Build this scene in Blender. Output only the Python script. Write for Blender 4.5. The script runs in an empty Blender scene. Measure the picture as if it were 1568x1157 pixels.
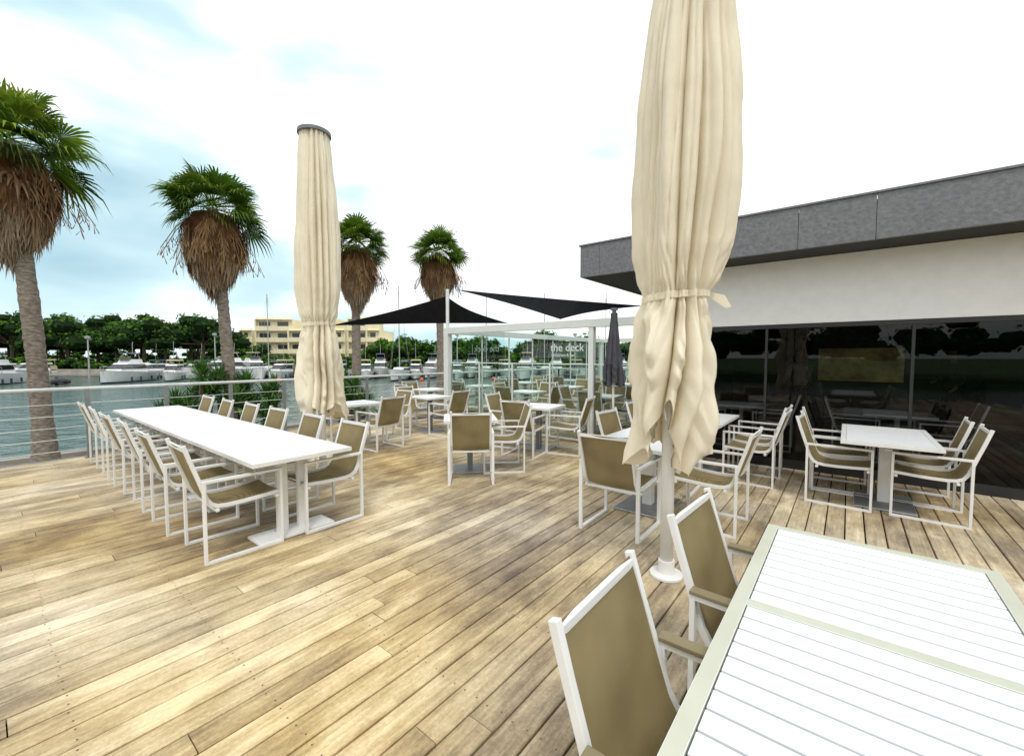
import bpy, bmesh, math, random
from mathutils import Vector, Matrix, noise
R=math.radians
random.seed(7)
S=bpy.context.scene
CA,SA=0.784,0.621
def W(lat,fwd): return (lat*CA-fwd*SA, lat*SA+fwd*CA)
def link(o):
    S.collection.objects.link(o); return o
def empty(name,loc=(0,0,0),rot=0):
    e=bpy.data.objects.new(name,None); e.location=loc; e.rotation_euler=(0,0,rot); e.empty_display_size=.1
    return link(e)
# ---------------------------------------------------------------- materials
def mk(name):
    m=bpy.data.materials.new(name); m.use_nodes=True
    nt=m.node_tree; b=nt.nodes['Principled BSDF']; return m,nt,b
def pbr(name,col,rough=.5,metal=0,var=.12,scale=6,bump=0,bscale=60,spec=.5,stretch=(1,1,1),trans=0):
    m,nt,b=mk(name); N=nt.nodes; L=nt.links
    tc=N.new('ShaderNodeTexCoord'); mp=N.new('ShaderNodeMapping'); mp.inputs['Scale'].default_value=stretch
    L.new(tc.outputs['Object'],mp.inputs[0])
    n=N.new('ShaderNodeTexNoise'); n.inputs['Scale'].default_value=scale; n.inputs['Detail'].default_value=3
    L.new(mp.outputs[0],n.inputs['Vector'])
    r=N.new('ShaderNodeValToRGB'); r.color_ramp.elements[0].position=.3; r.color_ramp.elements[1].position=.7
    r.color_ramp.elements[0].color=tuple(c*(1-var) for c in col)+(1,)
    r.color_ramp.elements[1].color=tuple(min(1,c*(1+var)) for c in col)+(1,)
    L.new(n.outputs['Fac'],r.inputs[0]); L.new(r.outputs[0],b.inputs['Base Color'])
    b.inputs['Roughness'].default_value=rough; b.inputs['Metallic'].default_value=metal
    b.inputs['Specular IOR Level'].default_value=spec
    if bump:
        n2=N.new('ShaderNodeTexNoise'); n2.inputs['Scale'].default_value=bscale; n2.inputs['Detail'].default_value=4
        L.new(mp.outputs[0],n2.inputs['Vector'])
        bp=N.new('ShaderNodeBump'); bp.inputs['Strength'].default_value=bump; bp.inputs['Distance'].default_value=.02
        L.new(n2.outputs['Fac'],bp.inputs['Height']); L.new(bp.outputs[0],b.inputs['Normal'])
    if trans:
        t=N.new('ShaderNodeBsdfTranslucent'); L.new(r.outputs[0],t.inputs[0])
        mx=N.new('ShaderNodeMixShader'); mx.inputs[0].default_value=trans
        L.new(b.outputs[0],mx.inputs[1]); L.new(t.outputs[0],mx.inputs[2]); L.new(mx.outputs[0],N['Material Output'].inputs[0])
    return m
def leafmat(name,c0,c1,c2,trans=.3,rough=.5):
    m,nt,b=mk(name); N=nt.nodes; L=nt.links
    a=N.new('ShaderNodeAttribute'); a.attribute_name='rnd'
    r=N.new('ShaderNodeValToRGB'); r.color_ramp.elements[0].color=c0+(1,); r.color_ramp.elements[1].color=c2+(1,)
    e=r.color_ramp.elements.new(.5); e.color=c1+(1,)
    L.new(a.outputs['Fac'],r.inputs[0]); L.new(r.outputs[0],b.inputs['Base Color']); b.inputs['Roughness'].default_value=rough
    b.inputs['Specular IOR Level'].default_value=.2
    t=N.new('ShaderNodeBsdfTranslucent'); L.new(r.outputs[0],t.inputs[0])
    mx=N.new('ShaderNodeMixShader'); mx.inputs[0].default_value=trans
    L.new(b.outputs[0],mx.inputs[1]); L.new(t.outputs[0],mx.inputs[2]); L.new(mx.outputs[0],N['Material Output'].inputs[0])
    return m
def glassmat(name,tint,ior=1.4,rough=.01):
    m=bpy.data.materials.new(name); m.use_nodes=True; nt=m.node_tree; N=nt.nodes; L=nt.links
    N.remove(N['Principled BSDF'])
    t=N.new('ShaderNodeBsdfTransparent'); t.inputs[0].default_value=tint+(1,)
    g=N.new('ShaderNodeBsdfGlossy'); g.inputs['Roughness'].default_value=rough
    f=N.new('ShaderNodeFresnel'); f.inputs[0].default_value=ior
    mx=N.new('ShaderNodeMixShader'); L.new(f.outputs[0],mx.inputs[0]); L.new(t.outputs[0],mx.inputs[1]); L.new(g.outputs[0],mx.inputs[2])
    L.new(mx.outputs[0],N['Material Output'].inputs[0]); return m
WHITE=pbr('white_powder_coat',(.78,.78,.76),.35,var=.04)
TOPW=pbr('white_slat',(.80,.82,.83),.35,var=.03,scale=3)
RIM=pbr('table_rim',(.55,.56,.46),.4,var=.05)
GROOVE=pbr('table_groove',(.12,.15,.14),.6,var=.05)
GREYM=pbr('grey_metal',(.16,.17,.18),.45,.3)
BASEG=pbr('base_plate_grey',(.22,.23,.24),.5,.2)
PAD=pbr('arm_pad',(.24,.20,.11),.45,var=.08)
CREAM=pbr('canopy_fabric',(.88,.81,.65),.85,var=.05,scale=3,bump=.35,bscale=7,trans=.18,spec=.15)
DARKFAB=pbr('dark_fabric',(.06,.06,.075),.8,var=.15)
BLACK=pbr('black_sail',(.012,.012,.014),.7,var=.2,spec=.1)
FASC=pbr('fascia_grey',(.155,.16,.172),.5,.1,var=.2,scale=25,bump=.4,bscale=24)
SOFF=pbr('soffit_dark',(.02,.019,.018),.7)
WALLW=pbr('white_render',(.83,.83,.81),.8,var=.03,scale=8,bump=.1,bscale=120)
DARKW=pbr('dark_wall',(.03,.03,.033),.6)
FRAME=pbr('window_frame',(.02,.02,.022),.4)
PERG=pbr('pergola_paint',(.68,.72,.69),.45,var=.04)
RAILM=pbr('rail_steel',(.60,.62,.61),.35,.3)
RAILP=pbr('rail_post_grey',(.22,.23,.23),.5,.3)
GLASS=glassmat('screen_glass',(.84,.94,.90),1.5)
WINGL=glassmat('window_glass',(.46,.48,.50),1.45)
BARK=pbr('palm_bark',(.24,.20,.16),.9,var=.5,scale=9,bump=1,bscale=22,stretch=(1,1,3))
PINEB=pbr('pine_bark',(.10,.065,.045),.9,var=.3)
PALMG=leafmat('palm_green',(.018,.045,.008),(.085,.17,.014),(.34,.42,.04),.38,.5)
PALMD=leafmat('palm_dead',(.14,.058,.02),(.27,.17,.085),(.46,.38,.29),.2,.9)
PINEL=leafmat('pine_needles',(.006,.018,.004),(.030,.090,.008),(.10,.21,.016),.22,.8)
YUC=leafmat('yucca_leaf',(.02,.06,.015),(.06,.16,.03),(.14,.26,.05),.25,.4)
SOIL=pbr('soil',(.16,.13,.09),.95,var=.3,bump=.4,bscale=8)
STONE=pbr('quay_stone',(.34,.32,.28),.9,var=.2,scale=1)
HULL=pbr('gelcoat_white',(.76,.76,.74),.3,var=.05,scale=1)
NAVY=pbr('navy_trim',(.02,.035,.10),.3)
BWIN=pbr('boat_window',(.015,.02,.025),.1)
TEAK=pbr('boat_beige',(.42,.33,.2),.6)
RED=pbr('orange_buoy',(.7,.13,.03),.5)
ALU=pbr('mast_aluminium',(.42,.42,.42),.4,.5)
CREAMW=pbr('cream_render',(.80,.72,.50),.85,var=.06,scale=.3)
WINB=pbr('window_dark',(.06,.065,.07),.15)
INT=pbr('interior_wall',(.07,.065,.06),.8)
GRASS=pbr('grass',(.07,.14,.03),.95,var=.5,scale=.15)
ROOFT=pbr('roof_membrane',(.3,.3,.3),.8)
SIGNW=pbr('frosted_lettering',(.70,.74,.73),.6)
def sling():
    m,nt,b=mk('taupe_sling'); N=nt.nodes; L=nt.links
    tc=N.new('ShaderNodeTexCoord')
    w=N.new('ShaderNodeTexWave'); w.wave_type='BANDS'; w.bands_direction='X'; w.inputs['Scale'].default_value=90
    w2=N.new('ShaderNodeTexWave'); w2.wave_type='BANDS'; w2.bands_direction='Z'; w2.inputs['Scale'].default_value=90
    L.new(tc.outputs['Object'],w.inputs[0]); L.new(tc.outputs['Object'],w2.inputs[0])
    ad=N.new('ShaderNodeMath'); ad.operation='MULTIPLY'; L.new(w.outputs['Fac'],ad.inputs[0]); L.new(w2.outputs['Fac'],ad.inputs[1])
    n=N.new('ShaderNodeTexNoise'); n.inputs['Scale'].default_value=4; L.new(tc.outputs['Object'],n.inputs['Vector'])
    mm=N.new('ShaderNodeMath'); mm.operation='MULTIPLY_ADD'; mm.inputs[1].default_value=.7; L.new(ad.outputs[0],mm.inputs[0]); L.new(n.outputs['Fac'],mm.inputs[2])
    r=N.new('ShaderNodeValToRGB'); r.color_ramp.elements[0].color=(.145,.108,.045,1); r.color_ramp.elements[1].color=(.37,.30,.155,1)
    r.color_ramp.elements[0].position=.2
    L.new(mm.outputs[0],r.inputs[0]); L.new(r.outputs[0],b.inputs['Base Color']); b.inputs['Roughness'].default_value=.7
    b.inputs['Specular IOR Level'].default_value=.25
    bp=N.new('ShaderNodeBump'); bp.inputs['Strength'].default_value=.5; bp.inputs['Distance'].default_value=.002
    L.new(ad.outputs[0],bp.inputs['Height']); L.new(bp.outputs[0],b.inputs['Normal'])
    t=N.new('ShaderNodeBsdfTranslucent'); L.new(r.outputs[0],t.inputs[0])
    mx=N.new('ShaderNodeMixShader'); mx.inputs[0].default_value=.18
    L.new(b.outputs[0],mx.inputs[1]); L.new(t.outputs[0],mx.inputs[2]); L.new(mx.outputs[0],N['Material Output'].inputs[0])
    return m
SLING=sling()
def deckmat():
    m,nt,b=mk('deck_wood'); N=nt.nodes; L=nt.links
    tc=N.new('ShaderNodeTexCoord'); a=N.new('ShaderNodeAttribute'); a.attribute_name='rnd'
    sc=N.new('ShaderNodeVectorMath'); sc.operation='MULTIPLY'; sc.inputs[1].default_value=(42,2.2,1)
    L.new(tc.outputs['Object'],sc.inputs[0])
    cb=N.new('ShaderNodeCombineXYZ'); k=N.new('ShaderNodeMath'); k.operation='MULTIPLY'; k.inputs[1].default_value=97
    L.new(a.outputs['Fac'],k.inputs[0]); L.new(k.outputs[0],cb.inputs[1]); L.new(k.outputs[0],cb.inputs[2])
    ad=N.new('ShaderNodeVectorMath'); ad.operation='ADD'; L.new(sc.outputs[0],ad.inputs[0]); L.new(cb.outputs[0],ad.inputs[1])
    def noi(scale,det,rough,vec,dist=0):
        q=N.new('ShaderNodeTexNoise'); q.inputs['Scale'].default_value=scale; q.inputs['Detail'].default_value=det; q.inputs['Roughness'].default_value=rough; q.inputs['Distortion'].default_value=dist
        L.new(vec,q.inputs['Vector']); return q.outputs['Fac']
    g=noi(1,5,.65,ad.outputs[0],.6)
    st=noi(.62,4,.6,tc.outputs['Object'],.4)
    s2=N.new('ShaderNodeVectorMath'); s2.operation='MULTIPLY'; s2.inputs[1].default_value=(2.6,.8,1); L.new(tc.outputs['Object'],s2.inputs[0])
    st2=noi(3.0,6,.75,s2.outputs[0])
    fine=noi(55,2,.7,tc.outputs['Object'])
    def ma(op,x,y,z=None,clamp=False):
        q=N.new('ShaderNodeMath'); q.operation=op; q.use_clamp=clamp
        for i,v in enumerate((x,y,z)):
            if v is None: continue
            if isinstance(v,(int,float)): q.inputs[i].default_value=v
            else: L.new(v,q.inputs[i])
        return q.outputs[0]
    t=ma('MULTIPLY',g,.65)
    t=ma('MULTIPLY_ADD',a.outputs['Fac'],.28,t)
    t=ma('MULTIPLY_ADD',st,1.7,t)  # broad patches: weathered tone plus sunlit and shadowed areas painted into the colour
    t=ma('MULTIPLY_ADD',st2,1.15,t)
    t=ma('MULTIPLY_ADD',fine,.35,t)
    t=ma('SUBTRACT',t,1.50)
    r=N.new('ShaderNodeValToRGB'); cr=r.color_ramp
    cr.elements[0].position=.05; cr.elements[0].color=(.125,.092,.058,1)
    cr.elements[1].position=.98; cr.elements[1].color=(.80,.67,.44,1)
    e=cr.elements.new(.36); e.color=(.285,.213,.125,1)
    e=cr.elements.new(.64); e.color=(.50,.39,.225,1)
    L.new(t,r.inputs[0])
    hs=N.new('ShaderNodeHueSaturation'); L.new(r.outputs[0],hs.inputs['Color'])
    n3=noi(.45,3,.5,tc.outputs['Object'])
    L.new(ma('MULTIPLY_ADD',n3,1.7,.07),hs.inputs['Saturation'])
    vo=N.new('ShaderNodeTexVoronoi'); vo.inputs['Scale'].default_value=1.1; L.new(tc.outputs['Object'],vo.inputs['Vector'])
    nd=noi(9,3,.6,tc.outputs['Object'])
    dd=ma('MULTIPLY_ADD',nd,.06,vo.outputs['Distance'])
    mr=N.new('ShaderNodeMapRange'); mr.inputs[1].default_value=.06; mr.inputs[2].default_value=.085; mr.inputs[3].default_value=.65; mr.inputs[4].default_value=1
    L.new(dd,mr.inputs[0]); L.new(mr.outputs[0],hs.inputs['Value'])
    L.new(hs.outputs[0],b.inputs['Base Color'])
    b.inputs['Roughness'].default_value=.7; b.inputs['Specular IOR Level'].default_value=.3
    bp=N.new('ShaderNodeBump'); bp.inputs['Strength'].default_value=.35; bp.inputs['Distance'].default_value=.004
    L.new(g,bp.inputs['Height']); L.new(bp.outputs[0],b.inputs['Normal'])
    return m
DECK=deckmat()
def watermat():
    m,nt,b=mk('water'); N=nt.nodes; L=nt.links
    tc=N.new('ShaderNodeTexCoord')
    n=N.new('ShaderNodeTexNoise'); n.inputs['Scale'].default_value=1.3; n.inputs['Detail'].default_value=5; L.new(tc.outputs['Object'],n.inputs['Vector'])
    bp=N.new('ShaderNodeBump'); bp.inputs['Strength'].default_value=.8; bp.inputs['Distance'].default_value=.2
    L.new(n.outputs['Fac'],bp.inputs['Height']); L.new(bp.outputs[0],b.inputs['Normal'])
    b.inputs['Base Color'].default_value=(.06,.11,.085,1); b.inputs['Roughness'].default_value=.1
    b.inputs['Specular IOR Level'].default_value=.25
    return m
WATER=watermat()
# ---------------------------------------------------------------- mesh builder
class MB:
    def __init__(s): s.v=[];s.f=[];s.m=[];s.r=[]
    def face(s,pts,m=0,r=0.5):
        i=len(s.v); s.v+= [tuple(p) for p in pts]; s.f.append(tuple(range(i,i+len(pts)))); s.m.append(m); s.r.append(r)
    def box(s,x0,x1,y0,y1,z0,z1,m=0,r=.5):
        i=len(s.v); s.v+=[(x0,y0,z0),(x1,y0,z0),(x1,y1,z0),(x0,y1,z0),(x0,y0,z1),(x1,y0,z1),(x1,y1,z1),(x0,y1,z1)]
        for q in ((0,3,2,1),(4,5,6,7),(0,1,5,4),(1,2,6,5),(2,3,7,6),(3,0,4,7)):
            s.f.append(tuple(i+k for k in q)); s.m.append(m); s.r.append(r)
    def tube(s,pts,rad,n=8,m=0,r=.5,cap=True):
        pts=[Vector(p) for p in pts]
        if not hasattr(rad,'__len__'): rad=[rad]*len(pts)
        rings=[]
        for k,p in enumerate(pts):
            d=(pts[min(k+1,len(pts)-1)]-pts[max(k-1,0)]).normalized()
            a=Vector((0,0,1)) if abs(d.z)<.9 else Vector((1,0,0))
            u=d.cross(a).normalized(); w=d.cross(u)
            i=len(s.v); rings.append(i)
            for j in range(n):
                t=2*math.pi*j/n; s.v.append(tuple(p+(u*math.cos(t)+w*math.sin(t))*rad[k]))
        for k in range(len(pts)-1):
            a,b=rings[k],rings[k+1]
            for j in range(n):
                j2=(j+1)%n; s.f.append((a+j,b+j,b+j2,a+j2)); s.m.append(m); s.r.append(r)
        if cap:
            s.f.append(tuple(rings[0]+j for j in range(n))); s.m.append(m); s.r.append(r)
            s.f.append(tuple(rings[-1]+j for j in reversed(range(n)))); s.m.append(m); s.r.append(r)
    def sweep(s,x,path,hx,ht,closed=False,m=0):
        n=len(path); rings=[]
        for k in range(n):
            p=path[k]
            a=path[k-1] if (k>0 or closed) else None
            b=path[(k+1)%n] if (k<n-1 or closed) else None
            d1=(Vector(p)-Vector(a)).normalized() if a else None
            d2=(Vector(b)-Vector(p)).normalized() if b else None
            if d1 is None: d1=d2
            if d2 is None: d2=d1
            n1=Vector((-d1.y,d1.x)); n2=Vector((-d2.y,d2.x)); nn=(n1+n2).normalized(); q=ht/max(.35,nn.dot(n1))
            i=len(s.v); rings.append(i)
            y,z=p
            s.v+=[(x-hx,y+nn.x*q,z+nn.y*q),(x+hx,y+nn.x*q,z+nn.y*q),(x+hx,y-nn.x*q,z-nn.y*q),(x-hx,y-nn.x*q,z-nn.y*q)]
        for k in range(n if closed else n-1):
            a,b=rings[k],rings[(k+1)%n]
            for j in range(4):
                j2=(j+1)%4; s.f.append((a+j,a+j2,b+j2,b+j)); s.m.append(m); s.r.append(.5)
        if not closed:
            for a in (rings[0],rings[-1]): s.f.append((a,a+1,a+2,a+3)); s.m.append(m); s.r.append(.5)
    def mesh(s,name,mats,smooth=False,bevel=0,norm=True):
        me=bpy.data.meshes.new(name); me.from_pydata(s.v,[],s.f)
        for mt in mats: me.materials.append(mt)
        me.polygons.foreach_set('material_index',s.m)
        at=me.attributes.new('rnd','FLOAT','FACE'); at.data.foreach_set('value',s.r)
        if norm or bevel:
            bm=bmesh.new(); bm.from_mesh(me)
            if norm: bmesh.ops.recalc_face_normals(bm,faces=bm.faces)
            if bevel:
                es=[e for e in bm.edges if len(e.link_faces)==2 and e.calc_face_angle(0)>.5]
                bmesh.ops.bevel(bm,geom=es,offset=bevel,segments=2,affect='EDGES',profile=.6)
            bm.to_mesh(me); bm.free()
        if smooth: me.polygons.foreach_set('use_smooth',[True]*len(me.polygons))
        me.update(); return me
    def obj(s,name,mats,parent=None,**k):
        o=bpy.data.objects.new(name,s.mesh(name,mats,**k)); link(o)
        if parent: o.parent=parent
        return o
def inst(name,me,parent=None,loc=(0,0,0),rot=0):
    o=bpy.data.objects.new(name,me); link(o); o.location=loc; o.rotation_euler=(0,0,rot)
    if parent: o.parent=parent
    return o
# ---------------------------------------------------------------- ground / water / deck
b=MB(); b.face([(-900,-900,-4),(900,-900,-4),(900,900,-4),(-900,900,-4)]); b.obj('ground',[SOIL])
b=MB(); b.face([(-800,-800,-1.2),(800,-800,-1.2),(800,800,-1.2),(-800,800,-1.2)]); b.obj('water',[WATER])
b=MB(); b.box(-16.3,-9.7,-30,17,-3.9,-1.05); b.obj('planted_bank',[SOIL])
b=MB(); b.box(-16.6,-16.3,-30,17,-3.9,-.98); b.obj('quay_wall',[STONE])
def rectW(b,l0,l1,f0,f1,z0,z1,m=0):
    P=[W(l0,f0),W(l1,f0),W(l1,f1),W(l0,f1)]; i=len(b.v)
    b.v+= [(p[0],p[1],z0) for p in P]+[(p[0],p[1],z1) for p in P]
    for q in ((0,3,2,1),(4,5,6,7),(0,1,5,4),(1,2,6,5),(2,3,7,6),(3,0,4,7)): b.f.append(tuple(i+k for k in q)); b.m.append(m); b.r.append(.5)
b=MB(); rectW(b,-400,400,62,640,-3.9,-.35); b.obj('far_land',[GRASS])
b=MB(); rectW(b,-400,400,61.4,61.99,-3.9,-.25); b.obj('far_quay_wall',[STONE])
b=MB(); b.box(-400,500,-500,-40,-3.9,-.4); b.box(40,500,-39.9,500,-3.9,-.4); b.obj('hinterland',[GRASS])
b=MB(); bw=.145; gap=.0115
x=-9.55; rr=random.Random(3)
while x<12:
    y=-5-rr.random()*3; yend=7.17 if x>-2.62 else 15.0
    while y<yend:
        ln=rr.choice([2.4,3.0,3.6,4.2]); y1=min(y+ln,yend); c=rr.random()**1.1
        g_=gap*rr.uniform(.75,1.2); x0=x+g_/2; x1=x+bw-g_/2; ya=y+.0025; yb=y1-.0025; ch=.005; dz=rr.uniform(-.002,.002)
        i=len(b.v)
        b.v+=[(x0,ya,-.03),(x1,ya,-.03),(x1,yb,-.03),(x0,yb,-.03),(x0,ya,-.004+dz),(x1,ya,-.004+dz),(x1,yb,-.004+dz),(x0,yb,-.004+dz),(x0+ch,ya,dz),(x1-ch,ya,dz),(x1-ch,yb,dz),(x0+ch,yb,dz)]
        for q in ((8,9,10,11),(4,5,9,8),(6,7,11,10),(5,6,10,9),(7,4,8,11),(0,1,5,4),(1,2,6,5),(2,3,7,6),(3,0,4,7)):
            b.f.append(tuple(i+k for k in q)); b.m.append(0); b.r.append(c)
        y=y1
    x+=bw
DK=empty('wooden_deck')
b.obj('boards',[DECK],DK)
b=MB()
x=-9.55
SCREW=pbr('screw_head',(.10,.085,.07),.5,.5)
while x<3.5:
    yy=-1.0
    while yy<7:
        for ox in (.034,.111):
            cx=x+ox; cy=yy+random.uniform(-.008,.008)
            b.face([(cx+.0042*math.cos(k*1.0472),cy+.0042*math.sin(k*1.0472),.0028) for k in range(6)])
        yy+=.6
    x+=bw
b.obj('screws',[SCREW],DK)
b=MB(); b.box(-9.6,12,-5,15.05,-1.6,-.034); b.box(-9.66,-9.56,-5,15.05,-.3,-.002,1); b.obj('substructure',[pbr('deck_void',(.010,.008,.005),.9,spec=0),GREYM],DK)
# ---------------------------------------------------------------- chairs
hw=.272
f=MB()
for sx in (-1,1):
    f.sweep(sx*hw,[(-.275,.011),(.275,.011),(.275,.64),(-.275,.64)],.0165,.011,closed=True)
    f.sweep(sx*(hw-.031),[(.285,.445),(.12,.432),(0,.425),(-.12,.424),(-.18,.432),(-.222,.455),(-.25,.50),(-.27,.56),(-.30,.66),(-.345,.80),(-.385,.935)],.0125,.014)
f.box(-hw,hw,.235,.262,.40,.425); f.box(-hw,hw,-.20,-.175,.392,.416)
f.box(-.24,.24,-.386,-.368,.885,.915)
CH_F=f.mesh('chair_frame',[WHITE],bevel=.003)
s=MB(); prof=[(.275,.452),(.2,.436),(.12,.424),(0,.414),(-.1,.413),(-.165,.424),(-.208,.448),(-.237,.495),(-.259,.56),(-.292,.66),(-.336,.80),(-.3785,.925)]
nx=8
for k,(y,z) in enumerate(prof):
    for j in range(nx+1):
        u=j/nx*2-1; sag=(1-u*u)*.012
        if z<.45: s.v.append((u*.232,y,z-sag))
        else: s.v.append((u*.232,y-sag,z-(sag*1.2 if k==len(prof)-1 else 0)))
for k in range(len(prof)-1):
    for j in range(nx):
        a=k*(nx+1)+j; s.f.append((a,a+1,a+nx+2,a+nx+1)); s.m.append(0); s.r.append(.5)
CH_S=s.mesh('chair_sling',[SLING],smooth=True)
p=MB()
for sx in (-1,1): p.box(sx*hw-.024,sx*hw+.024,-.285,.285,.652,.668)
CH_P=p.mesh('chair_pads',[PAD],bevel=.004)
def chair(x,y,ang,pads=False,z=0):
    ang+=random.uniform(-3.5,3.5); x+=random.uniform(-.015,.015); y+=random.uniform(-.02,.02)
    e=empty('patio_chair',(x,y,z),R(ang))
    inst('frame',CH_F,e); inst('sling_seat',CH_S,e)
    if pads: inst('arm_pads',CH_P,e)
# ---------------------------------------------------------------- tables
def top(b,w,l,divs,z=.75,groove=.006,pitch=.078):
    rim=.045
    b.box(-w/2,-w/2+rim,-l/2,l/2,z-.035,z,1); b.box(w/2-rim,w/2,-l/2,l/2,z-.035,z,1)
    b.box(-w/2+rim+.001,w/2-rim-.001,-l/2,-l/2+rim,z-.035,z-.0005,1); b.box(-w/2+rim+.001,w/2-rim-.001,l/2-rim,l/2,z-.035,z-.0005,1)
    secs=[]; y0=-l/2+rim; L=(l-2*rim-(divs-1)*rim)/divs
    for k in range(divs):
        secs.append((y0,y0+L)); 
        if k<divs-1: b.box(-w/2+rim+.001,w/2-rim-.001,y0+L,y0+L+rim,z-.035,z-.0005,1)
        y0+=L+rim
    for a,c in secs:
        n=max(1,round((c-a)/pitch)); p=(c-a)/n
        for k in range(n): b.box(-w/2+rim+groove/2,w/2-rim-groove/2,a+k*p+groove/2,a+(k+1)*p-groove/2,z-.014,z-.0015,0)
    b.box(-w/2+.01,w/2-.01,-l/2+.01,l/2-.01,z-.024,z-.016,2)
def table_mesh(w,l,divs,groove=.005):
    b=MB(); top(b,w,l,divs,groove=groove); return b.mesh('slatted_top',[TOPW,RIM if divs>1 else WHITE,GROOVE],bevel=.0015)
def twin_foot(b,y):
    b.box(-.33,.33,y-.13,y+.13,.006,.028)
    for k in range(-5,6): b.box(-.325,.325,y+k*.022-.006,y+k*.022+.006,.0285,.036)
    for sx in (-.09,.09): b.box(sx-.045,sx+.045,y-.022,y+.022,.03,.70)
    b.box(-.30,.30,y-.03,y+.03,.69,.714)
LT=table_mesh(.85,1.83,1,.002)
b=MB()
for y in (-.62,.62): twin_foot(b,y)
b.box(-.03,.03,-.6,.6,.66,.688)
LTF=b.mesh('twin_pedestal',[WHITE],bevel=.003)
for k in range(3):
    e=empty('long_slatted_table',(-4.565-k*1.835,1.745,0),R(90)); inst('top',LT,e); inst('pedestal',LTF,e)
for k in range(6):
    chair(-4.08-.905*k,1.30,0); chair(-4.06-.905*k,2.08,180)
e=empty('slatted_dining_table',(.10,1.635,0)); inst('top',table_mesh(.79,1.69,2,.009),e)
b=MB()
for y in (-.55,.55): twin_foot(b,y)
inst('pedestal',b.mesh('pedestal',[WHITE],bevel=.003),e)
chair(-.17,1.135,-90,True); chair(-.17,2.0,-90,True)
chair(.38,1.2,90,True); chair(.40,2.0,90,True)
RT=table_mesh(.76,1.34,1,.004)
b=MB()
b.box(-.05,.05,-.05,.05,.02,.71); b.box(-.25,.25,-.35,.35,.006,.02,1); b.box(-.3,.3,-.03,.03,.68,.714); b.box(-.03,.03,-.5,.5,.66,.679)
PED=b.mesh('pedestal',[WHITE,BASEG],bevel=.003)
def rtable(x,y,a=0):
    e=empty('patio_table',(x,y,0),R(a)); inst('top',RT,e); inst('pedestal',PED,e)
rtable(.34,6.12)
for yy in (5.93,6.55): chair(-.05,yy,-90); chair(.65,yy,90)
SQ=table_mesh(.72,.72,1,.004)
b=MB(); b.box(-.04,.04,-.04,.04,.02,.71,1); b.box(-.23,.23,-.23,.23,.005,.018,1); b.box(-.25,.25,-.03,.03,.69,.714,0); b.box(-.03,.03,-.25,.25,.67,.689,0)
SPED=b.mesh('pedestal',[WHITE,BASEG],bevel=.003)
def sq(x,y,a=0,ch=(0,1,2,3),d=.50,z=0):
    e=empty('square_patio_table',(x,y,z),R(a)); inst('top',SQ,e); inst('pedestal',SPED,e)
    for k in ch:
        t=a+90*k; chair(x+math.sin(R(t))*d,y-math.cos(R(t))*d,t,z=z)
sq(-4.17,4.3,47,(0,1),.46)
sq(-7.1,4.35,0,(1,2,3),.68)
sq(-7.0,6.0,0,(1,3),.55)
sq(-4.2,6.05,10,(1,3,0),.55)
rtable(-1.65,4.45); chair(-1.64,3.74,0); chair(-1.02,4.35,90); chair(-2.0,4.95,-90) ; chair(-1.65,5.2,180)
rtable(-1.6,6.2); chair(-.95,6.2,90); chair(-1.0,6.75,90); chair(-2.2,6.2,-90)
for (tx,ty) in ((-6.2,8.4),(-4.2,8.5),(-6.3,10.5),(-4.1,10.5),(-8.5,9.2),(-8.4,11.3),(-5.6,12.7),(-3.6,12.7),(-7.9,13.4),(-8.6,7.4)):
    sq(tx,ty,random.choice((0,90,8)),(0,1,2,3),.55)
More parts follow.
